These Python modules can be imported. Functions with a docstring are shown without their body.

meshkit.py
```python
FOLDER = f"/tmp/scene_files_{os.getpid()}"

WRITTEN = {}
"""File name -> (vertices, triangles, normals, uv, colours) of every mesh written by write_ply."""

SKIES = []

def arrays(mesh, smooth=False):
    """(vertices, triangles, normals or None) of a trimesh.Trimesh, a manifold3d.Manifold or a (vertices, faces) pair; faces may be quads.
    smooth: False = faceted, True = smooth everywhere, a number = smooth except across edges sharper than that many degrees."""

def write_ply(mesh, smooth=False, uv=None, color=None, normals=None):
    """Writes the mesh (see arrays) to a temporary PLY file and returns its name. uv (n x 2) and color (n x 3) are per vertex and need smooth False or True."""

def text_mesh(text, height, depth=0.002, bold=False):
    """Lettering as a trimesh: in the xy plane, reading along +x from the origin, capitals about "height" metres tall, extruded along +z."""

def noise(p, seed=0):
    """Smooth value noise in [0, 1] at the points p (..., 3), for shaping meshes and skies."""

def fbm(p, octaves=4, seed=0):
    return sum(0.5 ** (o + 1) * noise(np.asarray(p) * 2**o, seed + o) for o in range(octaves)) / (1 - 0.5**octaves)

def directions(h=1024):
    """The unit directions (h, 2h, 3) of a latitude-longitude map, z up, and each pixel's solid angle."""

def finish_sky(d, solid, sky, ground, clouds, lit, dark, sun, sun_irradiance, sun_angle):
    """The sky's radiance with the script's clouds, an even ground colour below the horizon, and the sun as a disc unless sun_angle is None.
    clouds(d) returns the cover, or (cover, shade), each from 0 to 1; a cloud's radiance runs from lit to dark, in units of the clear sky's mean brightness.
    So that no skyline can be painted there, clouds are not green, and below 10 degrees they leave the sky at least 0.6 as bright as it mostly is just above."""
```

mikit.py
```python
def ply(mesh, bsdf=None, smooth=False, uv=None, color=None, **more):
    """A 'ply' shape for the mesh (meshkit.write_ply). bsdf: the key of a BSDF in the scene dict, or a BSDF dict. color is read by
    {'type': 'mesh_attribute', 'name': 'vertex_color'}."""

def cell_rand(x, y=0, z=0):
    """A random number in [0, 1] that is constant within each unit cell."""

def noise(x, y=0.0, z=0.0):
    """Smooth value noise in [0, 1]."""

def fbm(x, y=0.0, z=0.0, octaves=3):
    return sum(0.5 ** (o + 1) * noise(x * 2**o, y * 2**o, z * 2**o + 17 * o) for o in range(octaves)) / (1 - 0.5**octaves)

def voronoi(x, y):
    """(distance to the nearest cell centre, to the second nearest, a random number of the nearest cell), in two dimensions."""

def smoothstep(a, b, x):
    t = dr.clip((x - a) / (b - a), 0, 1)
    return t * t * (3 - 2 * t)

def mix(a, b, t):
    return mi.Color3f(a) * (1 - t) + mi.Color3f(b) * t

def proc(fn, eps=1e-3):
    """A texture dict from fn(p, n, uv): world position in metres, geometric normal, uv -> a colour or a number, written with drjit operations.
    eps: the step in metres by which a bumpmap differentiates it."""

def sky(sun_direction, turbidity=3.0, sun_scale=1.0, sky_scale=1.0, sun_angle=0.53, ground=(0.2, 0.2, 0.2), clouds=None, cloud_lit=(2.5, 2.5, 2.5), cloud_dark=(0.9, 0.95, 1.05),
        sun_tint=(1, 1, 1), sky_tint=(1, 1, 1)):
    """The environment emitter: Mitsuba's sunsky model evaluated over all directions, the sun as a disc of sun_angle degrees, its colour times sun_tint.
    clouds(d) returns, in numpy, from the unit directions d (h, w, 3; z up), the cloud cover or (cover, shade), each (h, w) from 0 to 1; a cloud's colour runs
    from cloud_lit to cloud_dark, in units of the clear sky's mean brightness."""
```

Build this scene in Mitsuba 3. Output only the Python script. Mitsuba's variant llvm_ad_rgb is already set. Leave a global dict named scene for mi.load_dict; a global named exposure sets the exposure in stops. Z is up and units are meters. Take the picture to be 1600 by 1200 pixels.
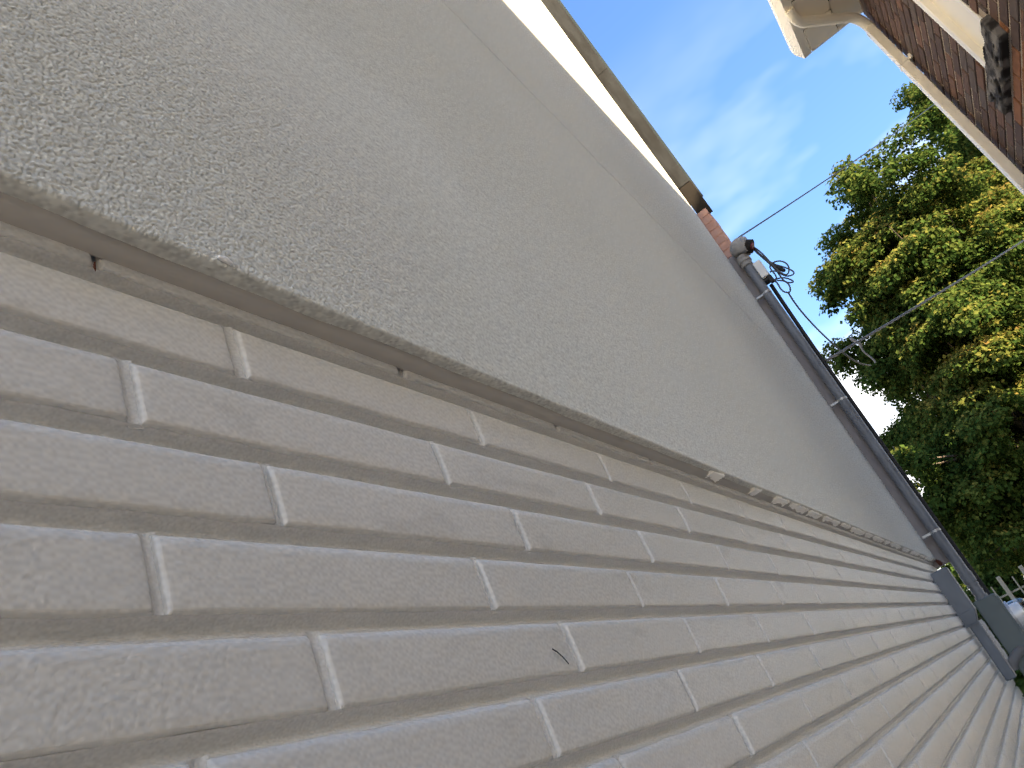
import math, random
import numpy as np
import trimesh
import manifold3d as m3
import drjit as dr
import mitsuba as mi
import mikit, meshkit
from mikit import proc, noise, fbm, smoothstep, mix, cell_rand

T = mi.ScalarTransform4f
scene, labels = {}, {}
rng = np.random.default_rng(11)

# ------------------------------------------------------------------ camera
# x runs along the painted wall away from the lens, y into that wall, z up; the lens is the origin, 1.6 m above the ground
FWD, UP = [0.81552, 0.34399, 0.46539], [-0.22132, -0.55766, 0.80002]
scene['camera'] = {'type': 'thinlens', 'to_world': T().look_at(origin=[0, 0, 0], target=FWD, up=UP), 'fov': 65.252, 'fov_axis': 'x',
                   'aperture_radius': 0.0006, 'focus_distance': 0.75, 'near_clip': 0.02, 'far_clip': 1500.0}
exposure = 3.95


# ------------------------------------------------------------------ sky and sun
def clouds(d):
    el = np.degrees(np.arcsin(np.clip(d[..., 2], -1, 1)))
    q = d / np.maximum(d[..., 2:3] + 0.25, 0.05)
    big = meshkit.fbm(q * 1.9 + [3.1, 7.7, 0], 5, 5)
    fine = meshkit.fbm(q * [7.0, 4.0, 5.0] + 31.0, 5, 9)
    low = np.clip((31 - el) / 16, 0, 1)
    cumulus = np.clip((big * 0.6 + fine * 0.4 + 0.34 * low - 0.66) / 0.16, 0, 1)
    wisps = np.clip((fine - 0.47) / 0.3, 0, 1) * np.clip((44 - el) / 24, 0, 1) * 0.58
    return np.clip(np.maximum(cumulus * low ** 0.6, wisps), 0, 1), np.clip(0.55 - big, 0, 0.4)


scene['sky_light'] = mikit.sky([-0.54, -0.64, 0.53], turbidity=2.6, sky_tint=(0.86, 0.93, 1.06), sky_scale=0.8, sun_scale=1.12, clouds=clouds, cloud_lit=(2.3, 2.3, 2.3), sun_tint=(1, 0.96, 0.88))

# ------------------------------------------------------------------ materials
def princ(color, rough=0.6, **k):
    c = color if isinstance(color, dict) else {'type': 'rgb', 'value': list(color)}
    return {'type': 'principled', 'base_color': c, 'roughness': rough, **k}


def two(b):
    return {'type': 'twosided', 'bsdf': b}


def bumped(b, fn, scale=1.0, eps=5e-4):
    return {'type': 'bumpmap', 'arbitrary': proc(fn, eps), 'scale': scale, 'bsdf': b}


def stucco_height(p, n, uv):
    g = noise(p.x * 390, p.y * 390, p.z * 390)
    h = noise(p.x * 830 + 9, p.y * 830, p.z * 830)
    w = fbm(p.x * 2.1, p.y * 2.1, p.z * 2.1, 2)
    return 0.0009 * smoothstep(0.22, 0.85, g) + 0.0003 * h + 0.003 * w


def stucco_color(p, n, uv):
    a = fbm(p.x * 1.3, p.y * 3, p.z * 1.9, 3)
    b = noise(p.x * 330, p.y * 330, p.z * 330 + 4)
    c = noise(p.x * 170, p.y * 170, p.z * 170 + 9)
    return mix((0.555, 0.562, 0.525), (0.605, 0.612, 0.58), a) * (0.66 + 0.46 * b + 0.16 * c)


def brick_height(p, n, uv):
    g = fbm(p.x * 360, p.y * 360, p.z * 420, 2)
    return 0.0006 * g + 0.0002 * fbm(p.x * 60, p.y * 60, p.z * 60, 2)


def brick_color(p, n, uv):
    a = fbm(p.x * 2.2, p.y * 9, p.z * 6, 3)
    b = noise(p.x * 420, p.y * 420, p.z * 420)
    dirt = smoothstep(0.62, 0.78, fbm(p.x * 17, p.y * 17, p.z * 30 + 5, 3)) * 0.10
    return mix((0.565, 0.558, 0.53), (0.62, 0.612, 0.587), a) * (0.87 + 0.2 * b) * (1 - dirt)


def mortar_height(p, n, uv):
    return 0.0011 * fbm(p.x * 420, p.y * 420, p.z * 420, 2)


def mortar_color(p, n, uv):
    a = noise(p.x * 700, p.y * 700, p.z * 700)
    return mix((0.53, 0.525, 0.505), (0.62, 0.615, 0.60), fbm(p.x * 8, p.y * 8, p.z * 8, 2)) * (0.86 + 0.22 * a)


scene['m_stucco'] = two(bumped(princ(proc(stucco_color), 0.95, specular=0.1), stucco_height))
scene['m_stucco_edge'] = two(princ(proc(stucco_color), 0.95, specular=0.1))
scene['m_brick_paint'] = two(bumped(princ(proc(brick_color), 0.36), brick_height))
scene['m_mortar'] = two(bumped(princ(proc(mortar_color), 0.36), mortar_height))
scene['m_foam'] = two(princ(proc(lambda p, n, uv: mix((0.95, 0.95, 0.92), (0.8, 0.76, 0.68), smoothstep(0.55, 0.85, fbm(p.x * 60, p.y * 200, p.z * 60, 2)))), 0.9))
scene['m_brown_chip'] = two(princ((0.42, 0.23, 0.09), 0.8))
scene['m_caulk'] = two(princ(proc(lambda p, n, uv: mix((0.40, 0.38, 0.35), (0.47, 0.45, 0.42), fbm(p.x * 20, p.y * 40, p.z * 40, 2))), 0.5))
scene['m_conduit'] = two(princ(proc(lambda p, n, uv: mix((0.12, 0.13, 0.15), (0.25, 0.265, 0.285), fbm(p.x * 30, p.y * 30, p.z * 7, 4))), 0.45))
scene['m_meter_box'] = two(princ(proc(lambda p, n, uv: mix((0.12, 0.15, 0.15), (0.155, 0.185, 0.18), fbm(p.x * 14, p.y * 14, p.z * 8, 3))), 0.5))
scene['m_leader'] = two(princ(proc(lambda p, n, uv: mix((0.09, 0.11, 0.135), (0.185, 0.21, 0.24), fbm(p.x * 22, p.y * 22, p.z * 7, 4))), 0.4))
scene['m_galv'] = two(princ((0.55, 0.55, 0.54), 0.4, metallic=0.4))
scene['m_black'] = two(princ((0.012, 0.012, 0.014), 0.6))
scene['m_dark_hole'] = two(princ((0.015, 0.012, 0.01), 0.9))
scene['m_wire'] = two(princ((0.07, 0.075, 0.085), 0.5))
scene['m_wire_pale'] = two(princ((0.2, 0.2, 0.2), 0.6))
scene['m_white_plastic'] = two(princ((0.8, 0.8, 0.78), 0.4))
scene['m_head'] = two(princ(proc(lambda p, n, uv: mix((0.24, 0.23, 0.22), (0.36, 0.34, 0.31), fbm(p.x * 40, p.y * 40, p.z * 40, 2))), 0.55))
scene['m_red_wire'] = two(princ((0.16, 0.02, 0.025), 0.5))
scene['m_corner'] = two(princ(proc(lambda p, n, uv: mix((0.27, 0.245, 0.24), (0.34, 0.305, 0.29), fbm(p.x * 6, p.y * 25, p.z * 5, 3))), 0.7))
scene['m_terracotta'] = two(princ(proc(lambda p, n, uv: mix((0.50, 0.27, 0.2), (0.58, 0.36, 0.28), fbm(p.x * 30, p.y * 30, p.z * 30, 2))), 0.85))
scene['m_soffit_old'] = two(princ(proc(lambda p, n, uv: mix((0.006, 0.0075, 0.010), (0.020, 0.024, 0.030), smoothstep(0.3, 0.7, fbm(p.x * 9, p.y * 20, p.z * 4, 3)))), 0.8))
scene['m_teal_dark'] = two(princ((0.035, 0.055, 0.065), 0.5))
scene['m_rust'] = two(princ(proc(lambda p, n, uv: mix((0.16, 0.05, 0.025), (0.05, 0.02, 0.015), fbm(p.x * 60, p.y * 60, p.z * 60, 2))), 0.85))
scene['m_trim'] = two(princ(proc(lambda p, n, uv: mix((0.70, 0.67, 0.59), (0.77, 0.74, 0.67), fbm(p.x * 5, p.y * 12, p.z * 3, 3))), 0.5))
scene['m_soffit'] = two(princ(proc(lambda p, n, uv: mix((0.69, 0.65, 0.57), (0.76, 0.72, 0.64), fbm(p.x * 5, p.y * 5, p.z * 5, 3))), 0.65))
scene['m_sill'] = two(bumped(princ(proc(lambda p, n, uv: mix((0.015, 0.013, 0.013), (0.15, 0.14, 0.13), smoothstep(0.36, 0.62, fbm(p.x * 14, p.y * 14, p.z * 22, 3)))), 0.9), lambda p, n, uv: 0.012 * fbm(p.x * 28, p.y * 28, p.z * 28, 3), 1.0, 2e-3))
for i, (a, b) in enumerate([((0.068, 0.038, 0.029), (0.105, 0.06, 0.045)), ((0.048, 0.029, 0.024), (0.078, 0.047, 0.038)), ((0.062, 0.045, 0.04), (0.095, 0.069, 0.059)), ((0.09, 0.044, 0.03), (0.13, 0.07, 0.046))]):
    scene[f'm_red_brick_{i}'] = two(princ(proc(lambda p, n, uv, a=a, b=b: mix(a, b, fbm(p.x * 26, p.y * 26, p.z * 44, 3))), 0.9))
scene['m_orange_brick'] = two(princ(proc(lambda p, n, uv: mix((0.16, 0.062, 0.026), (0.23, 0.10, 0.045), fbm(p.x * 30, p.y * 30, p.z * 30, 3))), 0.9))
scene['m_old_mortar'] = two(princ(proc(lambda p, n, uv: mix((0.24, 0.19, 0.15), (0.36, 0.30, 0.24), fbm(p.x * 14, p.y * 14, p.z * 20, 3))), 0.95))
scene['m_roof'] = two(princ((0.06, 0.06, 0.065), 0.9))
scene['m_blind'] = two(princ((0.72, 0.68, 0.58), 0.5))
scene['m_ground'] = two(princ(proc(lambda p, n, uv: mix((0.13, 0.12, 0.06), (0.24, 0.20, 0.13), fbm(p.x * 1.3, p.y * 1.3, 0, 4))), 0.95))
scene['m_concrete'] = two(princ(proc(lambda p, n, uv: mix((0.28, 0.265, 0.24), (0.37, 0.35, 0.32), fbm(p.x * 3, p.y * 3, 0, 4))), 0.9))
scene['m_asphalt'] = two(princ(proc(lambda p, n, uv: mix((0.045, 0.045, 0.047), (0.07, 0.07, 0.07), fbm(p.x * 6, p.y * 6, 0, 3))), 0.95))
scene['m_wood'] = two(princ(proc(lambda p, n, uv: mix((0.27, 0.24, 0.175), (0.34, 0.305, 0.225), fbm(p.x * 20, p.y * 20, p.z * 3, 3))), 0.7))
scene['m_bark'] = two(princ(proc(lambda p, n, uv: mix((0.06, 0.05, 0.04), (0.14, 0.12, 0.1), fbm(p.x * 14, p.y * 14, p.z * 4, 3))), 0.95))
scene['m_pole'] = two(princ((0.16, 0.13, 0.1), 0.95))
LEAF = {'type': 'mesh_attribute', 'name': 'vertex_color'}
scene['m_leaf'] = {'type': 'principledthin', 'base_color': LEAF, 'roughness': 0.45, 'diff_trans': 0.75, 'spec_trans': 0.0}
scene['m_glass'] = {'type': 'thindielectric', 'int_ior': 1.5}


# ------------------------------------------------------------------ helpers
def add(key, mesh, mat, smooth=False, label=None, category=None, group=None, kind=None, **k):
    scene[key] = mikit.ply(mesh, mat, smooth=smooth, **k)
    note(key, label, category, group, kind)
    return key


def note(key, label=None, category=None, group=None, kind=None):
    d = {n: v for n, v in (('label', label), ('category', category), ('group', group), ('kind', kind)) if v}
    if d:
        labels[key] = d


COUNT = {}


def num(key):
    n = COUNT.get(key, 0)
    COUNT[key] = n + 1
    return key if n == 0 else f'{key}_{n:03d}'


def box(x0, x1, y0, y1, z0, z1, bevel=0.0):
    if bevel <= 0:
        m = trimesh.creation.box([x1 - x0, y1 - y0, z1 - z0])
        m.apply_translation([(x0 + x1) / 2, (y0 + y1) / 2, (z0 + z1) / 2])
        return m
    b = bevel
    pts = []
    for sx, X in ((1, x0), (-1, x1)):
        for sy, Y in ((1, y0), (-1, y1)):
            for sz, Z in ((1, z0), (-1, z1)):
                pts += [[X, Y + sy * b, Z + sz * b], [X + sx * b, Y, Z + sz * b], [X + sx * b, Y + sy * b, Z]]
    return trimesh.convex.convex_hull(np.array(pts))


def cat(*ms):
    return trimesh.util.concatenate([m for m in ms])


def hull(pts):
    return trimesh.convex.convex_hull(np.array(pts, float))


def rounded(pts, r, seg=12):
    m = m3.Manifold.batch_hull([m3.Manifold.sphere(r, seg).translate(list(map(float, p))) for p in pts]).to_mesh()
    return trimesh.Trimesh(m.vert_properties[:, :3], m.tri_verts, process=False)


def tube(points, r, sides=8, caps=True):
    p = np.asarray(points, float)
    r = np.broadcast_to(r, (len(p),))
    t = np.gradient(p, axis=0)
    t /= np.linalg.norm(t, axis=1, keepdims=True) + 1e-12
    a = np.zeros_like(p)
    ref = np.array([0, 0, 1.0]) if abs(t[0, 2]) < 0.9 else np.array([1.0, 0, 0])
    for i in range(len(p)):
        v = ref - t[i] * (ref @ t[i])
        a[i] = v / np.linalg.norm(v)
        ref = a[i]
    b = np.cross(t, a)
    ang = np.arange(sides) * 2 * np.pi / sides
    v = p[:, None] + r[:, None, None] * (np.cos(ang)[None, :, None] * a[:, None] + np.sin(ang)[None, :, None] * b[:, None])
    i, j = np.meshgrid(np.arange(len(p) - 1), np.arange(sides), indexing='ij')
    q = np.stack([i * sides + j, i * sides + (j + 1) % sides, (i + 1) * sides + (j + 1) % sides, (i + 1) * sides + j], -1).reshape(-1, 4)
    f = np.vstack([q[:, [0, 1, 2]], q[:, [0, 2, 3]]])
    vv = v.reshape(-1, 3)
    if caps:
        n = len(vv)
        vv = np.vstack([vv, p[:1], p[-1:]])
        j = np.arange(sides)
        f = np.vstack([f, np.stack([np.full(sides, n), (j + 1) % sides, j], 1), np.stack([np.full(sides, n + 1), (len(p) - 1) * sides + j, (len(p) - 1) * sides + (j + 1) % sides], 1)])
    return trimesh.Trimesh(vv, f, process=False)


def spline(pts, n=24):
    from scipy.interpolate import CubicSpline
    p = np.asarray(pts, float)
    t = np.r_[0, np.cumsum(np.linalg.norm(np.diff(p, axis=0), axis=1))]
    return CubicSpline(t, p)(np.linspace(0, t[-1], n))


def cyl(a, b, r, sides=20):
    return tube([a, b], r, sides)


def grid(us, vs, fn):
    u, v = np.meshgrid(us, vs, indexing='ij')
    p = fn(u, v).reshape(-1, 3)
    n, m = len(us), len(vs)
    i, j = np.meshgrid(np.arange(n - 1), np.arange(m - 1), indexing='ij')
    q = np.stack([i * m + j, (i + 1) * m + j, (i + 1) * m + j + 1, i * m + j + 1], -1).reshape(-1, 4)
    return trimesh.Trimesh(p, np.vstack([q[:, [0, 1, 2]], q[:, [0, 2, 3]]]), process=False)


def extrude_xz(poly, y0, y1):
    """A polygon in the xz plane as a slab from y0 (front) to y1."""
    from shapely import Polygon
    m = trimesh.creation.extrude_polygon(Polygon(poly), y1 - y0, engine='earcut')
    v = m.vertices.copy()
    m.vertices = np.stack([v[:, 0], y1 - v[:, 2], v[:, 1]], 1)
    return m


# ================================================================== the painted house on the left
WALL_Y, FACE_Y = 0.338, 0.311          # brick face, stucco face
X0, X1 = -0.9, 5.42
LEDGE = 0.419
house = 'painted_house'
note(house, 'taupe painted house with smooth long brick below and rough stucco projecting above it', 'house')
COURSE, BRICK_H, TOP0 = 0.06027, 0.0488, 0.3319
PITCH = 0.9035 * 0.338


def brick_mesh(x0, x1, z0, z1, y, fine, seed, depth=0.017):
    r = [(0, depth), (0.0003, 0.0036), (0.0012, 0.0013), (0.0034, 0.0)]
    nu, nv = (26, 6) if fine else (5, 3)

    def axis(a, b, n):
        mid = np.linspace(a + 0.0034, b - 0.0034, n)[1:-1]
        return np.r_[[a + q[0] for q in r], mid, [b - q[0] for q in r[::-1]]], np.r_[[q[1] for q in r], 0 * mid, [q[1] for q in r[::-1]]]

    us, du = axis(x0, x1, nu)
    vs, dv = axis(z0, z1, nv)
    for i, (q, e) in enumerate(((0.0002, depth), (0.0006, 0.0066), (0.0020, 0.0030), (0.0060, 0.0))):
        vs[-1 - i], dv[-1 - i] = z1 - q, e
    DU, DV = np.meshgrid(du, dv, indexing='ij')
    dep = np.maximum(DU, DV)
    tip = rng.normal(0, 0.0004)

    def fn(u, v):
        p = np.stack([u, np.full_like(u, y), v], -1)
        e = (dep > 0.0005)
        wob = (meshkit.fbm(p * [26, 1, 60] + seed, 2, 3) - 0.5) * 0.0016
        wav = (meshkit.fbm(p * [14, 1, 14] + 7.3, 2, 8) - 0.5) * 0.0011
        yy = y + dep + wav + tip
        return np.stack([u + 0.5 * wob * (DU > 0.0005), yy, v + wob * (DV > 0.0005)], -1)

    m = grid(us, vs, fn)
    m.faces = m.faces[:, ::-1]
    return m


wall_key = house + '__brick_wall'
rest = []
joints_z, heads = [], []
for j in range(-2, 32):
    top = TOP0 - COURSE * j
    z0, z1 = top - BRICK_H, top
    if j == -2:
        z1 = 0.452
    joints_z.append((top - COURSE, z0))
    base = (0.77 if j % 2 == 0 else 1.062) * 0.338 + rng.normal(0, 0.003)
    n0 = math.floor((X0 - base) / PITCH)
    for n in range(n0, 60):
        a = base + n * PITCH + rng.normal(0, 0.0022) + 0.0085
        b = base + (n + 1) * PITCH
        if a > X1 - 0.03:
            break
        if b < X0 + 0.05:
            continue
        b = min(b, X1)
        a = max(a, X0)
        heads.append((b, z0, z1))
        seen = b > 0.12 and j < 13
        m = brick_mesh(a, b, z0, z1, WALL_Y, seen and a < 1.4, j * 3.7 + n)
        if seen:
            add(num(wall_key + '__brick'), m, 'm_brick_paint', smooth=True)
        else:
            rest.append(m)
add(wall_key + '__outer_bricks', cat(*rest), 'm_brick_paint', smooth=True, kind='stuff')

# mortar: one concave run per bed joint and one per head joint, on a backing sheet
parts = []
xs = np.r_[np.arange(X0, 0.1, 0.05), np.arange(0.1, 1.5, 0.007), np.arange(1.5, X1 + 0.02, 0.04)]
xs[-1] = X1
for (za, zb) in joints_z:
    s = np.r_[-0.14, np.linspace(0, 1.06, 11)]

    def fn(u, v, za=za, zb=zb):
        w = np.clip(v, 0, 1)
        dep = 0.0058 + 0.0066 * np.sin(np.pi * w ** 0.72) - 0.0024 * w
        p = np.stack([u, v * 0.015 + za, 0 * u], -1)
        rough = (meshkit.fbm(p * [55, 160, 1], 3, 4) - 0.5) * 0.0024
        return np.stack([u, WALL_Y + dep + rough, za + v * (zb - za)], -1)
    m = grid(xs, s, fn)
    m.faces = m.faces[:, ::-1]
    parts.append(m)
for (xb, za, zb) in heads:
    n = 14 if xb < 1.6 else 4

    def fn(u, v, xb=xb):
        w = np.clip(u, 0, 1)
        p = np.stack([u * 0.01 + xb, v, 0 * u], -1)
        rough = (meshkit.fbm(p * [160, 160, 1], 3, 6) - 0.5) * 0.0026
        return np.stack([xb + u * 0.0098, WALL_Y + 0.0042 + 0.0016 * np.sin(np.pi * w) + rough, v], -1)
    m = grid(np.linspace(-0.1, 1.1, 7), np.linspace(za - 0.0016, zb + 0.0008, n), fn)
    parts.append(m)
parts.append(box(X0, X1, WALL_Y + 0.0165, WALL_Y + 0.2, -1.6, 0.45))
for m in parts[:-1]:
    if m.face_normals[:, 1].mean() > 0:
        m.faces = m.faces[:, ::-1]
add(wall_key, cat(*parts), 'm_mortar', smooth=50)

# stucco: two panels with a fine control joint between them; the end of the upper one follows the steep roof edge
ZJ = lambda x: 1.92 - 0.052 * (x - 1.44)
low = [(X0, LEDGE), (X1, LEDGE), (X1, ZJ(X1) - 0.0025), (X0, ZJ(X0) - 0.0025)]
upp = [(X0, ZJ(X0) + 0.0025), (X1, ZJ(X1) + 0.0025), (X1, 3.29), (4.63, 5.2), (2.6, 10.1), (X0, 10.1)]
add(num(house + '__stucco_panel'), extrude_xz(low, FACE_Y, WALL_Y - 0.002), 'm_stucco')
add(num(house + '__stucco_panel'), extrude_xz(upp, FACE_Y, WALL_Y - 0.002), 'm_stucco')
add(house + '__wall_core', extrude_xz([(X0, 0.452), (X1 - 0.004, 0.452), (X1 - 0.004, 3.28), (4.62, 5.2), (2.59, 10.08), (X0, 10.08)], WALL_Y, WALL_Y + 0.2), 'm_corner')


# the coarse float texture near the lens stands in real relief, down over the ragged lower lip of the stucco
LIP = [(-0.0012, 0.0060, 0.0), (-0.0014, 0.0035, 0.1), (-0.0010, 0.0015, 0.4), (-0.0004, 0.0006, 0.7), (0.0006, 0.0002, 0.9)]


def relief(us, rows_z, reach, fade_u):
    zs = np.r_[[LEDGE + q[0] for q in LIP], rows_z]
    back = np.r_[[q[1] for q in LIP], 0 * rows_z]
    amp = np.r_[[q[2] for q in LIP], np.ones(len(rows_z))]
    if reach is None:
        back[-1] = 0.0012
    u, v = np.meshgrid(us, zs, indexing='ij')
    p = np.stack([u, v + back * 0.8, 0 * u], -1)
    from scipy.spatial import cKDTree
    lo, hi = p.reshape(-1, 3).min(0)[:2], p.reshape(-1, 3).max(0)[:2]
    gr = np.random.default_rng(91)
    pts = gr.uniform(lo, hi, (int(np.prod(hi - lo) / 0.0015 ** 2), 2))
    size = gr.uniform(0.0008, 0.0016, len(pts))
    dist, idx = cKDTree(pts).query(p[..., :2].reshape(-1, 2), k=4)
    h = (size[idx] * np.sqrt(np.clip(1 - (dist / size[idx]) ** 2, 0, 1))).max(1).reshape(u.shape)
    h = 0.86 * h + 0.0004 * meshkit.noise(p * [210, 210, 1], 6)
    fade = np.clip((fade_u - u) / 0.75, 0.0, 1) ** 0.7
    if reach:
        fade = fade * np.clip((reach - v) / 0.35, 0, 1) ** 0.7
    else:
        fade = 0.55 + 0 * u
    sag = (meshkit.fbm(np.stack([u * 40, 0 * u, 0 * u], -1), 3, 12) - 0.5) * 0.0018 * np.clip(1 - (v - LEDGE) / 0.012, 0, 1)
    y = FACE_Y - 0.0003 - h * fade * amp + back
    z = v + sag - h * fade * amp * 0.6 * (v < LEDGE + 0.0004)
    m = grid(us, zs, lambda a, b: np.stack([a, y, z], -1))
    if m.face_normals[:, 1].mean() > 0:
        m.faces = m.faces[:, ::-1]
    return m


add(house + '__stucco_grain', relief(np.arange(0.12, 0.88, 0.00085), np.arange(LEDGE + 0.0015, 0.97, 0.00085), 0.97, 0.88), 'm_stucco_edge', smooth=True)
add(house + '__stucco_lip', relief(np.arange(0.88, 2.6, 0.0012), np.arange(LEDGE + 0.0015, LEDGE + 0.008, 0.0012), None, 2.6), 'm_stucco_edge', smooth=True)
add(house + '__paint_blob', rounded([(0.339, 0.3085, 0.4235), (0.3445, 0.308, 0.4245), (0.349, 0.3088, 0.4225)], 0.0017, 10), 'm_white_plastic', smooth=True, label='small white lump of filler stuck on the stucco edge')


# caulk bead tucked into the corner under the ledge
def bead(u, v):
    a = v * np.pi / 2
    p = np.stack([u, v, 0 * u], -1)
    r = 0.0075 + (meshkit.fbm(p * [9, 1, 1], 3, 21) - 0.5) * 0.0025
    return np.stack([u, WALL_Y + 0.001 - 2.05 * r * np.cos(a), LEDGE + 0.0002 - 0.85 * r * np.sin(a)], -1)


m = grid(np.arange(X0, X1 - 0.01, 0.008), np.linspace(0, 1, 6), bead)
if m.face_normals[:, 2].mean() > 0:
    m.faces = m.faces[:, ::-1]
add(house + '__caulk_bead', m, 'm_caulk', smooth=True, label='taupe caulk bead smeared along the corner under the stucco ledge')

# torn foam showing under the ledge towards the far end, and two brown chips nearer
frng = np.random.default_rng(5)
spots = [(1.43, 0.06), (1.70, 0.05), (1.88, 0.10), (2.02, 0.16), (2.22, 0.13), (2.40, 0.2), (2.65, 0.13), (2.82, 0.22), (3.08, 0.12), (3.25, 0.2), (3.52, 0.1), (3.68, 0.26), (4.05, 0.2), (4.34, 0.28), (4.72, 0.16), (4.95, 0.3)]
for x, ln in spots:
    k = max(5, int(ln / 0.02))
    t = np.linspace(0, 1, k)
    pts = []
    y0 = 0.3140 + frng.uniform(-0.0015, 0.003, k)
    y1 = 0.3360 + frng.uniform(-0.003, 0.001, k)
    zb = LEDGE - 0.0035 - frng.uniform(0, 0.003, k)
    v, f = [], []
    for i in range(k):
        X = x + ln * t[i]
        v += [[X, y0[i], LEDGE + 0.001], [X, y0[i] + 0.001, zb[i]], [X, y1[i], zb[i] - 0.0006], [X, y1[i] + 0.001, LEDGE + 0.001]]
    for i in range(k - 1):
        for s in range(3):
            a, b = 4 * i + s, 4 * i + s + 1
            f += [[a, b, b + 4], [a, b + 4, a + 4]]
    e = 4 * (k - 1)
    f += [[0, 2, 1], [0, 3, 2], [e, e + 1, e + 2], [e, e + 2, e + 3]]
    add(num(house + '__foam_strip'), trimesh.Trimesh(v, f, process=False), 'm_foam', label='torn strip of pale foam bared under the stucco ledge')
for x, ln in ((0.672, 0.012), (0.705, 0.007)):
    add(num(house + '__bare_chip'), hull(np.array([[x + a * ln, 0.328 + b * 0.005, LEDGE - 0.0026 - c * 0.0012] for a, b, c in frng.uniform(0, 1, (14, 3))])), 'm_brown_chip', label='orange brown chip of bare material under the ledge')
add(house + '__crack_chip', hull(np.array([[0.2585 + a * 0.003, WALL_Y - 0.0006 + b * 0.002, 0.398 + c * 0.009] for a, b, c in frng.uniform(0, 1, (14, 3))])), 'm_rust', label='dark chipped spot in the top joint')

# far corner of the house
XC = 5.42
add(house + '__corner_board', box(XC, XC + 0.09, 0.214, 0.42, 0.38, 2.86, 0.004), 'm_corner', label='mauve grey board boxing in the far corner')
add(house + '__rust_patch', hull(np.array([[5.40 + a * 0.03, 0.292 + b * 0.03, 0.375 + c * 0.05] for a, b, c in frng.uniform(0, 1, (18, 3))])), 'm_rust', label='rusty red patch at the foot of the corner board')
add(house + '__brick_corbel', cat(*[box(XC + 0.005, XC + 0.3, 0.232 + (0.002 if i % 2 else 0), 0.42, 2.865 + i * 0.068, 2.925 + i * 0.068, 0.004) for i in range(7)] + [box(XC + 0.01, XC + 0.29, 0.238, 0.41, 2.862, 3.33)]), 'm_terracotta', label='terracotta brick corbel above the corner board')

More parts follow.
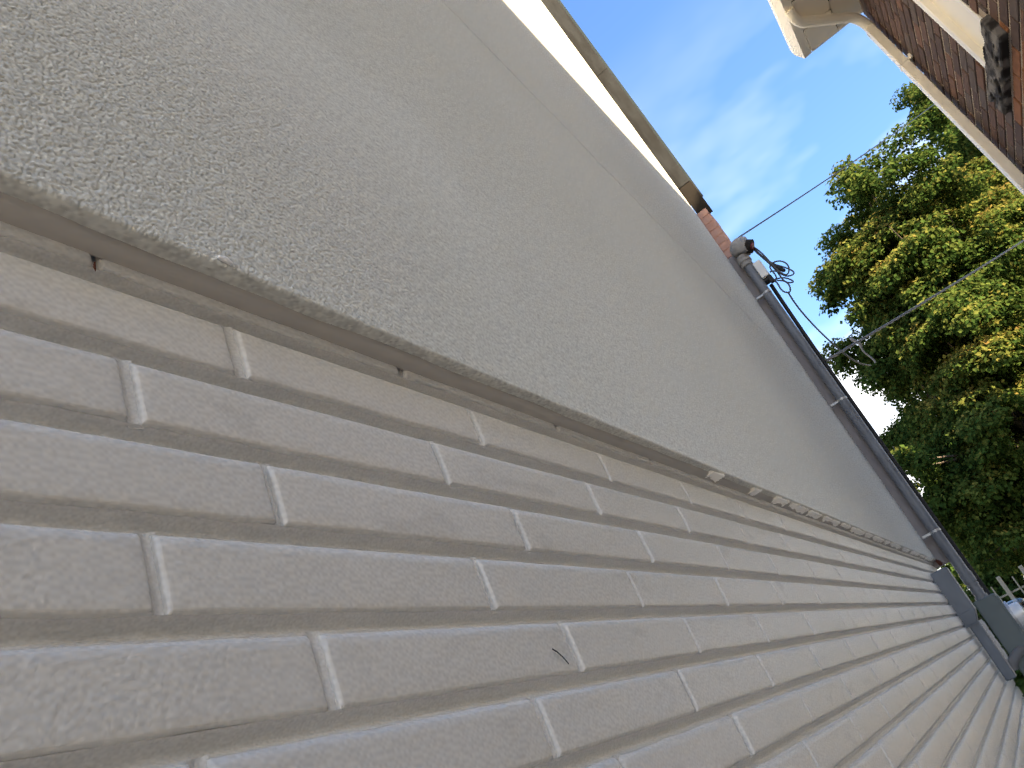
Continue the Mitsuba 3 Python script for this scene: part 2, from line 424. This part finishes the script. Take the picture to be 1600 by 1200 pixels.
# steep roof edge: overhang boards, black end, dark drip metal
A, B = np.array([5.45, 3.29]), np.array([2.55, 10.0])
dirn = (B - A) / np.linalg.norm(B - A)
nrm = np.array([dirn[1], -dirn[0]])      # outward (away from the wall, up)


def rake(s0, s1, n0, n1, y0, y1):
    pts = []
    for s in (s0, s1):
        for n in (n0, n1):
            q = A + dirn * s + nrm * n
            pts += [[q[0], y0, q[1]], [q[0], y1, q[1]]]
    return hull(pts)


s = 0.29
rb = np.random.default_rng(8)
first = True
while s < 6.5:
    L = rb.uniform(0.9, 1.5)
    off = rb.uniform(-0.003, 0.003)
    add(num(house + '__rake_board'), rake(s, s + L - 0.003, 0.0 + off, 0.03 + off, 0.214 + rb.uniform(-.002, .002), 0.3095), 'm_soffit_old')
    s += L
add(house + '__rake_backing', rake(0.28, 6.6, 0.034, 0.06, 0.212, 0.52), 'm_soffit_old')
add(house + '__rake_end', rake(0.0, 0.285, 0.004, 0.06, 0.205, 0.3085), 'm_dark_hole', label='black open end of the steep roof edge')
add(house + '__drip_edge', rake(0.14, 6.6, 0.062, 0.075, 0.196, 0.53), 'm_teal_dark', label='thin dark metal drip edge along the roof slope')

# little details on the brick
add('twig', tube(spline([(0.628, 0.3365, 0.1243), (0.634, 0.3355, 0.1196), (0.640, 0.3358, 0.1146), (0.6462, 0.3368, 0.1098)], 10), [0.0007] * 3 + [0.0005] * 7, 6), 'm_wire', smooth=True,
    label='tiny dark twig caught on the face of a painted brick', category='twig')

# ================================================================== electrical service at the far corner
XP, YP, RP = 5.36, 0.222, 0.031
mast = 'service_conduit'
note(mast, 'blue grey conduit pipe running up the far corner of the painted house', 'conduit pipe')
add(mast + '__pipe', cyl((XP, YP, 0.27), (XP, YP, 2.70), RP, 28), 'm_conduit', smooth=40)
add(mast + '__coupling', cat(cyl((XP, YP, 0.225), (XP, YP, 0.285), RP * 1.13, 28), cyl((XP, YP, 0.125), (XP, YP, 0.225), RP * 0.93, 28), cyl((XP, YP, 0.205), (XP, YP, 0.215), RP * 1.06, 28), cyl((XP, YP, 0.165), (XP, YP, 0.175), RP * 1.06, 28), cyl((XP, YP, 0.125), (XP, YP, 0.145), RP * 1.15, 28)), 'm_conduit', smooth=40)
for z in (0.553, 1.51, 2.43):
    c = [cyl((XP, YP, z - 0.007), (XP, YP, z + 0.007), RP + 0.0025, 28), box(XP - 0.02, XP + 0.02, YP + RP - 0.004, 0.3, z - 0.007, z + 0.007)]
    add(num(mast + '__clamp'), cat(*c), 'm_galv', smooth=40)

head = 'weatherhead'
note(head, 'weathered grey weatherhead cap on top of the conduit pipe', 'weatherhead')
dome = trimesh.creation.icosphere(3, 1.0)
v = dome.vertices * [0.07, 0.085, 0.085]
v[:, 1] = np.where(v[:, 1] < -0.045, -0.045 + 0.25 * (v[:, 1] + 0.045), v[:, 1])
v[:, 2] = np.where(v[:, 2] < -0.055, -0.055, v[:, 2])
dome.vertices = v @ trimesh.transformations.rotation_matrix(0.35, [1, 0, 0])[:3, :3].T + [XP, 0.185, 2.835]
add(head + '__cap', dome, 'm_head', smooth=50)
add(head + '__collar', cat(cyl((XP, YP, 2.685), (XP, YP, 2.775), RP * 1.35, 24), cyl((XP, YP, 2.72), (XP, YP, 2.74), RP * 1.6, 24)), 'm_head', smooth=40)
add(head + '__opening', cyl((XP - 0.012, 0.150, 2.815), (XP - 0.012, 0.120, 2.790), 0.05, 24), 'm_dark_hole', smooth=40)
add(head + '__bushing', cyl((XP - 0.03, 0.128, 2.79), (XP - 0.03, 0.113, 2.777), 0.024, 18), 'm_red_wire', smooth=40)

jb = 'junction_box'
note(jb, 'small white plastic box beside the weatherhead', 'junction box')
add(jb + '__body', rounded([(5.36 + a * .02, 0.162 + b * .021, 2.60 + c * .062) for a in (-1, 1) for b in (-1, 1) for c in (-1, 1)], 0.008), 'm_white_plastic', smooth=40)
add(jb + '__bracket', cat(box(5.35, 5.42, 0.13, 0.225, 2.505, 2.53, 0.003), box(5.34, 5.37, 0.135, 0.16, 2.47, 2.53, 0.003)), 'm_black')

# drip loops
loops = [
    [(5.36, 0.115, 2.785), (5.35, 0.095, 2.70), (5.34, 0.085, 2.60), (5.33, 0.030, 2.45), (5.33, 0.012, 2.47), (5.34, 0.05, 2.58), (5.35, 0.10, 2.585), (5.36, 0.11, 2.49), (5.36, 0.145, 2.47)],
    [(5.37, 0.12, 2.78), (5.36, 0.098, 2.66), (5.36, 0.07, 2.58), (5.36, 0.020, 2.50), (5.36, 0.005, 2.435), (5.36, 0.035, 2.44), (5.36, 0.085, 2.52), (5.37, 0.125, 2.555)],
    [(5.38, 0.125, 2.78), (5.38, 0.100, 2.64), (5.38, 0.085, 2.50), (5.38, 0.060, 2.405), (5.38, 0.040, 2.395), (5.38, 0.055, 2.44), (5.38, 0.10, 2.48), (5.38, 0.15, 2.50)],
    [(5.37, 0.12, 2.47), (5.37, 0.088, 2.44), (5.37, 0.075, 2.38), (5.37, 0.098, 2.345), (5.37, 0.125, 2.37), (5.37, 0.13, 2.43), (5.37, 0.135, 2.48)]]
for i, L in enumerate(loops):
    add(num('drip_loop'), tube(spline(L, 40), 0.0055, 8), 'm_wire', smooth=True, label=['topmost dark cable loop hanging by the weatherhead', 'widest dark cable loop reaching out from the weatherhead', 'lower pale-lit cable loop beneath the white box', 'smallest tight cable loop below the others'][i], category='cable')
scene['cable_splice'] = mikit.ply(rounded([(5.35, 0.075, 2.56), (5.36, 0.045, 2.50)], 0.014), 'm_black', smooth=True)
note('cable_splice', 'black taped splice inside the cable loops', 'splice')

hang = spline([(5.37, 0.105, 2.35), (5.75, 0.10, 2.16), (6.05, 0.055, 2.0), (6.45, 0.0, 1.98), (6.75, -0.05, 2.02)], 40)
add('branch_cable', tube(hang, 0.006, 8), 'm_wire', smooth=True, label='thin dark cable drooping from the loops towards the tree', category='cable')


def catenary(a, b, sag, n=60):
    t = np.linspace(0, 1, n)[:, None]
    p = np.array(a) * (1 - t) + np.array(b) * t
    p[:, 2] -= sag * 4 * (t * (1 - t))[:, 0]
    return p


add('overhead_wire', tube(catenary((5.36, 0.16, 2.92), (14.0, -4.15, 7.52), 0.05), 0.006, 6), 'm_wire', smooth=True, label='single thin wire crossing the open sky from the weatherhead', category='wire')
drop = catenary((5.5, 0.17, 1.835), (14.0, -4.15, 4.62), 0.03)
tw = []
for ph in (0, 2.1, 4.2):
    q = catenary((5.5, 0.17, 1.835), (14.0, -4.15, 4.62), 0.03, 500)
    a = np.linspace(0, 8.9 / 0.35 * 2 * np.pi, 500) + ph
    q[:, 2] += 0.0065 * np.sin(a)
    q[:, 1] += 0.0065 * np.cos(a)
    tw.append(tube(q, 0.0048, 6))
add('service_drop', cat(*tw), 'm_wire_pale', smooth=True, label='thick twisted grey service cable crossing in front of the trees', category='cable')
add('cable_clamp', tube(spline([(7.02, -0.055, 2.40), (7.02, -0.07, 2.35), (7.03, -0.085, 2.31), (7.05, -0.075, 2.27), (7.08, -0.085, 2.20), (7.1, -0.095, 2.12)], 24), [0.012] * 10 + [0.007] * 14, 8), 'm_wire_pale', smooth=True, label='pale hooked wedge clamp on the twisted service cable', category='clamp')
pole = 'utility_pole'
note(pole, 'brown wooden utility pole carrying the wires behind the brick house', 'utility pole')
add(pole + '__shaft', tube([(14.0, -4.27, -1.6), (14.0, -4.27, 8.3)], [0.15, 0.1], 14), 'm_pole', smooth=40)
add(pole + '__crossarm', box(13.95, 14.05, -5.0, -3.6, 7.55, 7.66, 0.01), 'm_pole')
add('black_cable', tube(spline([(5.50, 0.186, 0.05), (5.505, 0.188, 0.6), (5.50, 0.186, 1.2), (5.50, 0.184, 1.9), (5.43, 0.170, 2.5)], 30), 0.014, 10), 'm_black', smooth=True, label='black cable running beside the conduit pipe', category='cable')

# leader head and pipe fixed to the brick
lead = 'leader_box'
note(lead, 'tall blue grey metal box tapering into a flat pipe on the brick wall', 'leader head')
XL = 4.74
f_ = XL / 5.45
top_, bot, tap = 0.362 * f_, 0.100 * f_, 0.036 * f_
ya, yb = 0.253, WALL_Y + 0.004
add(lead + '__box', rounded([(XL + dx, y, z) for dx in (0.006, 0.10) for (y, z) in ((ya + 0.006, top_ - 0.002), (yb, top_ - 0.002), (ya + 0.006, bot), (yb, bot))] + [(XL + dx, y, tap) for dx in (0.014, 0.09) for y in (0.283, yb)], 0.006, 12), 'm_leader', smooth=35)
add(lead + '__seam', cat(box(XL - 0.0015, XL + 0.1, 0.279, 0.342, tap - 0.010, tap - 0.004, 0.001), box(XL - 0.0015, XL + 0.1, ya - 0.001, 0.342, bot + 0.002, bot + 0.006, 0.001)), 'm_leader')
add(lead + '__flat_pipe', rounded([(XL + dx, y, z) for dx in (0.02, 0.085) for y in (0.282, 0.318) for z in (-0.25, tap - 0.004)], 0.008, 14), 'm_leader', smooth=35)
add(lead + '__screw', cyl((XL + 0.03, WALL_Y - 0.012, top_ - 0.012), (XL + 0.03, WALL_Y + 0.01, top_ - 0.012), 0.007, 12), 'm_galv', smooth=40)

# strut, meter box
XM = 5.32
add('strut_channel', cat(*[box(XM, XM + 0.03, 0.283, 0.30, -0.23 + i * 0.052, -0.23 + i * 0.052 + 0.043, 0.002) for i in range(5)] + [box(XM + 0.004, XM + 0.034, 0.287, WALL_Y + 0.006, -0.235, 0.035)]), 'm_galv', label='slotted pale metal strut between the brick wall and the meter box', category='strut')
met = 'meter_box'
note(met, 'grey green electric meter box with a glass meter beneath the conduit pipe', 'meter box')
add(met + '__cabinet', rounded([(x, y, z) for x in (XM + 0.012, XM + 0.24) for y in (0.163, 0.266) for z in (-0.40, 0.118)], 0.010, 14), 'm_meter_box', smooth=35)
add(met + '__cover', rounded([(x, y, z) for x in (XM + 0.02, XM + 0.23) for y in (0.151, 0.156) for z in (-0.385, 0.105)], 0.004, 10), 'm_meter_box', smooth=35)
add(met + '__ring', cyl((XM + 0.125, 0.150, -0.02), (XM + 0.125, 0.134, -0.02), 0.088, 32), 'm_galv', smooth=40)
g = trimesh.creation.revolve([(0.078, 0.0), (0.078, 0.05), (0.074, 0.075), (0.06, 0.088), (0.0, 0.092)], sections=32)
g.apply_transform(trimesh.transformations.rotation_matrix(np.pi / 2, [1, 0, 0]))
g.apply_translation([XM + 0.125, 0.134, -0.02])
add(met + '__glass_cover', g, 'm_glass', smooth=40)
add(met + '__dial', cyl((XM + 0.125, 0.134, -0.02), (XM + 0.125, 0.085, -0.02), 0.062, 28), 'm_white_plastic', smooth=40)
add(met + '__elbow', tube(spline([(XM - 0.02, 0.30, -0.255), (XM - 0.02, 0.285, -0.22), (XM - 0.015, 0.25, -0.195), (XM + 0.01, 0.215, -0.18), (XM + 0.05, 0.20, -0.175)], 20), 0.026, 18), 'm_wire_pale', smooth=40)

# ================================================================== the brick house on the right
NY = -1.30
NX1, NX0 = 5.02, 2.6
EAVE, GY_ = 3.56, -0.84
nb = 'brick_house'
note(nb, 'dark red brick house with cream eaves facing the painted wall', 'house')
NC, NL = 0.0715, 0.225


def small_brick(x0, x1, z0, z1, y, out):
    b, d = 0.004, 0.02
    v = [[x0, y + out - d, z0], [x1, y + out - d, z0], [x1, y + out - d, z1], [x0, y + out - d, z1],
         [x0, y + out - b, z0], [x1, y + out - b, z0], [x1, y + out - b, z1], [x0, y + out - b, z1],
         [x0 + b, y + out, z0 + b], [x1 - b, y + out, z0 + b], [x1 - b, y + out, z1 - b], [x0 + b, y + out, z1 - b]]
    f = [[8, 9, 10], [8, 10, 11]]
    for o in (0, 4):
        for k in range(4):
            a, b2 = o + k, o + (k + 1) % 4
            f += [[a, b2, b2 + 4], [a, b2 + 4, a + 4]]
    m = trimesh.Trimesh(v, f, process=False)
    m.faces = m.faces[:, ::-1]
    return m


nwall = nb + '__wall'
WX0, WX1, WZ0 = 3.775, 4.195, 2.195     # the tall window
SX0, SX1, SZ0 = 3.70, 4.40, 2.055       # its sill
nrest = [[], [], [], []]
brng = np.random.default_rng(21)
rows = int((EAVE + 1.6) / NC)
for r in range(rows):
    z0 = -1.6 + r * NC
    z1 = z0 + NC - 0.011
    off = 0 if r % 2 else NL / 2
    n = 0
    x = NX1 - off - NL if off else NX1 - NL
    spans = [(NX1 - off + 0.01, NX1)] if off else []
    while x > NX0:
        spans.append((x + 0.0, x + NL - 0.010))
        x -= NL
    for a, b in spans:
        b = min(b, NX1)
        segs = [(a, b)]
        if z1 > SZ0 - 0.005 and z0 < WZ0 + 0.005:
            cut = (SX0, SX1)
        elif z1 > WZ0:
            cut = (WX0, WX1)
        else:
            cut = None
        if cut:
            segs = []
            if a < cut[0]:
                segs.append((a, min(b, cut[0])))
            if b > cut[1]:
                segs.append((max(a, cut[1]), b))
        for a2, b2 in segs:
            if b2 - a2 < 0.02:
                continue
            c = brng.choice(4, p=[0.36, 0.3, 0.22, 0.12])
            m = small_brick(a2, b2, z0, z1, NY, brng.normal(0, 0.0016))
            if a2 > 2.95 and z0 > 1.7:
                orange = SX0 - 0.05 < a2 < SX1 and SZ0 - 2.2 * NC < z0 < SZ0
                add(num(nwall + '__brick'), m, 'm_orange_brick' if orange else f'm_red_brick_{c}')
            else:
                nrest[c].append(m)
for c in range(4):
    add(num(nwall + '__other_bricks'), cat(*nrest[c]), f'm_red_brick_{c}', kind='stuff')
back = NY - 0.006
core = [box(NX0, WX0, back - 0.25, back, -1.6, EAVE), box(WX1, NX1 - 0.004, back - 0.25, back, -1.6, EAVE), box(WX0, WX1, back - 0.25, back, -1.6, WZ0 - 0.02)]
add(nwall, cat(*core), 'm_old_mortar')
# low lean-to roof of this wing, and the taller cream main block set back behind it, whose top edge shades the alley
MY = -4.5
top = lambda x: 7.55 + 0.085 * (x - 3.6)
add(nb + '__side_wall', trimesh.Trimesh([[x, y, z] for x in (NX1 - 0.012,) for (y, z) in ((back - 0.25, -1.6), (MY, -1.6), (MY, 5.6), (back - 0.25, 4.0))], [[0, 1, 2], [0, 2, 3]], process=False), 'm_red_brick_0')
add(nb + '__near_wall', trimesh.Trimesh([[x, y, z] for x in (NX0 + 0.002,) for (y, z) in ((back - 0.25, -1.6), (MY, -1.6), (MY, 5.6), (back - 0.25, 4.0))], [[0, 1, 2], [0, 2, 3]], process=False), 'm_red_brick_0')
add(nb + '__roof', hull([(x, y, z) for x in (NX0 - 0.03, NX1 + 0.03) for (y, z) in ((GY_ - 0.02, 3.70), (GY_ - 0.02, 3.73), (MY, 5.60), (MY, 5.72))]), 'm_roof')
add(nb + '__main_block', hull([(x, y, z) for x in (-4.9, 9.5) for (y, z) in ((MY, -1.6), (MY - 6, -1.6), (MY, top(x)), (MY - 6, top(x)))]), 'm_trim', label='tall cream rendered block of the brick house')

# window: frame and blind set in the wall, proud trim
win = nb + '__window'
add(win, cat(box(WX0 + 0.03, WX1 - 0.03, NY - 0.06, NY - 0.03, WZ0 + 0.03, EAVE)), 'm_blind', label='tall narrow cream window panel')
add(win + '__frame', cat(box(WX0, WX0 + 0.035, NY - 0.08, NY + 0.004, WZ0, EAVE, 0.003), box(WX1 - 0.06, WX1, NY - 0.08, NY + 0.004, WZ0, EAVE, 0.003), box(WX0, WX1, NY - 0.08, NY - 0.004, WZ0 - 0.001, WZ0 + 0.035, 0.003)), 'm_trim')
# weathered stone sill: a block pocked by decay
sm = box(SX0, SX1, NY - 0.1, NY + 0.035, SZ0, WZ0 - 0.003, 0.006)
for _ in range(5):
    sm = sm.subdivide()
v = sm.vertices.copy()
h = meshkit.fbm(v * [13, 13, 20] + 4, 3, 17)
pit = np.clip((h - 0.52) / 0.1, 0, 1) * 0.02
fr = v[:, 1] > NY + 0.005
v[fr, 1] -= pit[fr]
v[fr, 2] += (0.012 * (meshkit.fbm(v * [22, 22, 5], 2, 31) - 0.5) * (v[:, 2] < SZ0 + 0.03))[fr]
sm.vertices = v
add(nb + '__window_sill', sm, 'm_sill', smooth=40, label='dark crumbling stone sill below the window')

# eave: soffit panels, fascia, gutter, downspout
GY = -0.84
sx = NX1 - 0.005
k = 0
for i in range(8):
    a, b = sx - (i + 1) * 0.30, sx - i * 0.30 - 0.009
    zz = EAVE + brng.uniform(-0.009, 0.006)
    ya_ = -1.12 + brng.uniform(-0.02, 0.02)
    add(num(nb + '__soffit_panel'), box(a, b, NY - 0.02, ya_ - 0.005, zz, zz + 0.012, 0.002), 'm_soffit')
    zz = EAVE + brng.uniform(-0.009, 0.006)
    add(num(nb + '__soffit_panel'), box(a + 0.06, b + 0.06 if i else b, ya_ + 0.004, GY - 0.088, zz, zz + 0.012, 0.002), 'm_soffit')
add(nb + '__soffit_backing', box(NX0, sx - 0.004, NY - 0.25, GY - 0.08, EAVE + 0.02, EAVE + 0.05), 'm_dark_hole')
add(nb + '__end_fascia', box(sx - 0.022, sx + 0.004, NY - 0.1, GY - 0.09, EAVE - 0.006, EAVE + 0.14, 0.003), 'm_trim')
prof = [(GY - 0.085, EAVE + 0.12), (GY - 0.085, EAVE - 0.004), (GY - 0.03, EAVE - 0.008), (GY - 0.012, EAVE + 0.03), (GY + 0.004, EAVE + 0.07), (GY + 0.004, EAVE + 0.125), (GY - 0.010, EAVE + 0.125), (GY - 0.02, EAVE + 0.07), (GY - 0.075, EAVE + 0.01), (GY - 0.075, EAVE + 0.12)]
from shapely import Polygon
gm = trimesh.creation.extrude_polygon(Polygon(prof), sx + 0.004 - NX0, engine='earcut')
vv = gm.vertices.copy()
gm.vertices = np.stack([NX0 + vv[:, 2], vv[:, 0], vv[:, 1]], 1)
gm.fix_normals()
add(nb + '__gutter', gm, 'm_trim')
ds = nb + '__downspout'
DX, DY, DR = 4.945, NY + 0.052, 0.034
path = spline([(4.50, GY - 0.05, EAVE - 0.01), (4.535, GY - 0.055, EAVE - 0.035), (4.60, GY - 0.075, EAVE - 0.052), (4.68, -0.99, EAVE - 0.06), (4.80, -1.125, EAVE - 0.075), (4.885, -1.215, EAVE - 0.095), (4.93, DY, EAVE - 0.15), (DX, DY, EAVE - 0.24)], 40)
add(ds, rounded([(DX + a * 0.031, DY + b * 0.022, z) for a in (-1, 1) for b in (-1, 1) for z in (-1.55, EAVE - 0.2)], 0.006, 10), 'm_trim', smooth=35, label='cream rectangular downspout on the house corner')
add(ds + '__offset_elbow', tube(path, 0.033, 18), 'm_trim', smooth=40)
add(ds + '__strap', cat(box(DX - 0.04, DX + 0.04, DY - 0.05, DY + 0.0305, 2.985, 3.0, 0.001), box(DX - 0.055, DX - 0.036, DY - 0.05, DY - 0.035, 2.975, 3.01, 0.002)), 'm_trim')

# ================================================================== setting
G = -1.6
add('ground', trimesh.Trimesh([[-200, -300, G - 0.02], [400, -300, G - 0.02], [400, 300, G - 0.02], [-200, 300, G - 0.02]], [[0, 1, 2], [0, 2, 3]], process=False), 'm_ground', kind='structure', label='dry lawn and soil around the houses')
add('alley_path', box(-12, 7.4, -1.30, 0.36, G - 0.3, G - 0.004), 'm_concrete', kind='structure', label='concrete path in the gap between the two houses')
add('driveway', box(-14, -0.6, -4.45, -1.32, G - 0.3, G - 0.008), 'm_asphalt', kind='structure', label='asphalt drive beside the brick house')
add('sidewalk', box(18.5, 20.2, -80, 80, G - 0.3, G + 0.02), 'm_concrete', kind='structure', label='concrete pavement along the street')
add('road', box(21.0, 29.0, -80, 80, G - 0.3, G - 0.006), 'm_asphalt', kind='structure', label='asphalt street beyond the trees')

tr = 'wooden_trellis'
note(tr, 'cream wooden trellis fence with open squares under the trees', 'trellis')
XT = 12.0
for y in (0.20, -0.088, -0.38, -0.67, -0.96, -1.25, -1.54):
    add(num(tr + '__post'), box(XT, XT + 0.05, y - 0.024, y + 0.024, G, 0.43, 0.004), 'm_wood')
for z in (0.205, -0.10, -0.42, -0.75):
    add(num(tr + '__rail'), box(XT + 0.052, XT + 0.075, -1.6, 0.335, z - 0.011, z + 0.011, 0.002), 'm_wood')
for y in (0.335, 0.06, -0.23, -0.52):
    add(num(tr + '__bar'), box(XT + 0.02, XT + 0.032, y - 0.008, y + 0.008, G, 0.36), 'm_wood')

# ------------------------------------------------------------------ trees
LV = np.array([[0, 0, 0], [0.40, 0.42, 0.08], [0, 1, -0.06], [-0.40, 0.42, 0.08]])
LF = np.array([[0, 1, 2], [0, 2, 3]])


def leaves(centers, sizes, outward, colors, r):
    n = len(centers)
    up = outward + r.normal(0, 0.55, (n, 3))
    up /= np.linalg.norm(up, axis=1, keepdims=True)
    d = r.normal(0, 1, (n, 3)) + [0, 0, -0.5]
    d -= up * (d * up).sum(1, keepdims=True)
    d /= np.linalg.norm(d, axis=1, keepdims=True)
    s = np.cross(d, up)
    v = centers[:, None] + sizes[:, None, None] * (LV[None, :, 0:1] * s[:, None] + LV[None, :, 1:2] * d[:, None] + LV[None, :, 2:3] * up[:, None])
    f = LF[None] + (np.arange(n) * 4)[:, None, None]
    return v.reshape(-1, 3), f.reshape(-1, 3), np.repeat(colors, 4, axis=0)


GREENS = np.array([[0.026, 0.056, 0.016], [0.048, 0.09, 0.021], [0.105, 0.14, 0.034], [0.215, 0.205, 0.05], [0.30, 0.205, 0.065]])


def crown(clumps, seed, per=36, leaf=0.08, warm=0.30, dens=0.85):
    """Each clump is a bunch of flattened leafy sprays, thick on their upper side, with gaps between them."""
    r = np.random.default_rng(seed)
    P, N, C = [], [], []
    for (x, y, z, rad) in clumps:
        ns = max(6, int(per * rad ** 2))
        d = r.normal(0, 1, (ns, 3))
        d /= np.linalg.norm(d, axis=1, keepdims=True)
        rr = rad * (0.2 + 0.8 * r.uniform(0, 1, ns) ** 0.5)
        c = np.array([x, y, z]) + d * rr[:, None] * [1.1, 1.0, 0.9]
        warmth = np.clip(meshkit.fbm(c * 0.8 + 11, 2, 7) * 2.0 - 0.6, 0, 1) * warm * 3
        for i in range(ns):
            sr = r.uniform(0.24, 0.46) * (0.6 + 0.4 * rad)
            k = int(dens * 360 * sr ** 2 / 0.12)
            o = r.normal(0, 1, (k, 3))
            o /= np.linalg.norm(o, axis=1, keepdims=True)
            o *= (r.uniform(0, 1, k) ** 0.4)[:, None]
            tilt = d[i] * [0.5, 0.5, 0] * sr
            q = c[i] + o * [sr * 1.1, sr * 1.1, sr * 0.55]
            q[:, 2] -= (o[:, 0] * d[i][0] + o[:, 1] * d[i][1]) * sr * 0.35
            q += (meshkit.noise(q * 6.0, 5)[:, None] - 0.5) * 0.12
            P.append(q)
            N.append(o * 0.5 + d[i] * 0.35 + [0, 0, 0.6])
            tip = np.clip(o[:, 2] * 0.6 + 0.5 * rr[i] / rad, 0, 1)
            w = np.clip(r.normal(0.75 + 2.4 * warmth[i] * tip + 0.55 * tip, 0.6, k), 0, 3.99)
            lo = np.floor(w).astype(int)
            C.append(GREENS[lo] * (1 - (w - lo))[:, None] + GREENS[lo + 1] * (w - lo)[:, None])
    P, N, C = np.vstack(P), np.vstack(N), np.vstack(C)
    C = C * r.uniform(0.75, 1.2, (len(C), 1))
    return leaves(P, r.uniform(0.65, 1.25, len(P)) * leaf, N, C, r)


def tree(key, clumps, foot, fork, seed, label, group=None, trunk_r=0.2, **k):
    note(key, label, 'tree', group)
    v, f, c = crown(clumps, seed, **k)
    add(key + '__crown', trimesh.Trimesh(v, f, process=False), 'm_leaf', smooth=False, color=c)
    r = np.random.default_rng(seed + 100)
    foot, fork = np.array(foot, float), np.array(fork, float)
    limbs = [tube(spline([foot, foot * 0.5 + fork * 0.5 + r.normal(0, 0.08, 3), fork], 14), np.linspace(trunk_r, trunk_r * 0.7, 14), 14)]
    for (x, y, z, rad) in clumps:
        e = np.array([x, y, z])
        mid = fork * 0.45 + e * 0.55 + r.normal(0, 0.15, 3) - [0, 0, 0.2]
        limbs.append(tube(spline([fork - [0, 0, 0.1], mid, mid * 0.5 + e * 0.5 - [0, 0, 0.1]], 12), np.linspace(trunk_r * 0.3, 0.012, 12), 7))
        for _ in range(2):
            t = e + r.normal(0, 0.3, 3) * rad
            limbs.append(tube(spline([mid, (mid + t) / 2 + r.normal(0, 0.1, 3), t], 8), np.linspace(0.032, 0.008, 8), 5))
    add(key + '__trunk', cat(*limbs), 'm_bark', smooth=True)


MAIN = [(15.34, -2.53, 7.12, 0.95), (15.95, -1.87, 7.93, 0.67), (18.21, -3.40, 7.47, 1.04), (17.33, -1.13, 7.45, 0.84), (15.38, -1.60, 6.10, 0.99), (16.73, -2.30, 5.83, 1.06), (16.92, -3.05, 5.63, 1.21), (15.64, -0.57, 5.92, 0.56), (17.94, -1.27, 5.76, 1.12), (15.45, -1.61, 4.27, 1.08), (16.56, -2.38, 4.09, 1.15), (17.07, -0.03, 5.53, 0.51), (16.72, -0.50, 4.75, 0.78), (17.35, -0.89, 4.02, 1.19), (17.95, -1.53, 3.28, 1.23), (18.83, -0.10, 3.61, 0.86), (16.14, -0.28, 2.03, 1.09), (17.59, -0.79, 1.64, 1.18), (17.78, 0.28, 2.15, 0.67), (16.17, -0.05, 1.02, 0.60), (15.01, 0.27, 2.71, 0.40), (18.89, -4.07, 7.46, 0.93), (17.0, -3.9, 4.2, 1.3), (17.5, -2.6, 2.4, 1.2), (16.5, -1.6, 1.6, 1.0),
        (15.3, -1.3, 3.45, 0.75), (15.8, -2.05, 3.8, 0.75), (15.2, -1.15, 2.55, 0.75), (16.0, -2.0, 3.2, 0.75), (15.6, -0.8, 2.95, 0.7), (15.5, -1.95, 4.95, 0.75), (15.4, -1.3, 5.0, 0.7), (15.6, -1.5, 6.2, 0.7), (15.8, -2.65, 5.2, 0.75)]
RIGHT = [(20.19, -4.97, 11.08, 0.6), (20.26, -4.99, 10.37, 0.8), (20.5, -4.85, 11.35, 0.5), (20.8, -5.3, 10.6, 0.7), (20.5, -5.1, 9.55, 0.7), (21.0, -5.2, 8.9, 0.7), (20.7, -4.75, 9.1, 0.6), (20.4, -5.0, 8.0, 0.7), (22.57, -5.68, 10.24, 0.91), (21.34, -5.14, 8.38, 1.05), (20.89, -4.71, 7.18, 1.18), (22.09, -6.29, 12.02, 0.77), (19.12, -5.43, 9.04, 0.98), (21.83, -5.79, 7.84, 1.60), (21.5, -7.0, 10.0, 1.6), (21.0, -6.6, 7.0, 1.6)]
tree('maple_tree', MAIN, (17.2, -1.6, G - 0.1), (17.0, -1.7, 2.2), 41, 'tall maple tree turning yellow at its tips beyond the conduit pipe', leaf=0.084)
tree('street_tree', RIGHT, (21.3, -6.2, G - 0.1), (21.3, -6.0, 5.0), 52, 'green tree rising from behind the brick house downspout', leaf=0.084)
brng2 = np.random.default_rng(77)
DARK = [(24.5 + brng2.uniform(-1.2, 1.2), y, z, brng2.uniform(1.0, 1.5)) for y in (-4.6, -3.2, -1.9, -0.6, 0.5) for z in (-0.3, 1.4, 3.0)]
DARK = [c for c in DARK if not (c[1] > 0.2 and c[2] > 2.0)] + [(20.5 + brng2.uniform(-0.5, 0.5), y, z, 0.95) for y in (-3.2, -2.2, -1.2, -0.3, 0.5, 1.2) for z in (-0.9, 0.0)] + [(21.5, y, 0.75, 0.7) for y in (-2.6, -1.4, -0.4, 0.4)]
tree('background_tree', DARK, (24.6, -1.8, G - 0.1), (24.5, -1.9, 0.2), 63, 'dark dense leafy tree low behind the maple', leaf=0.13, per=16, dens=0.5, warm=0.1)
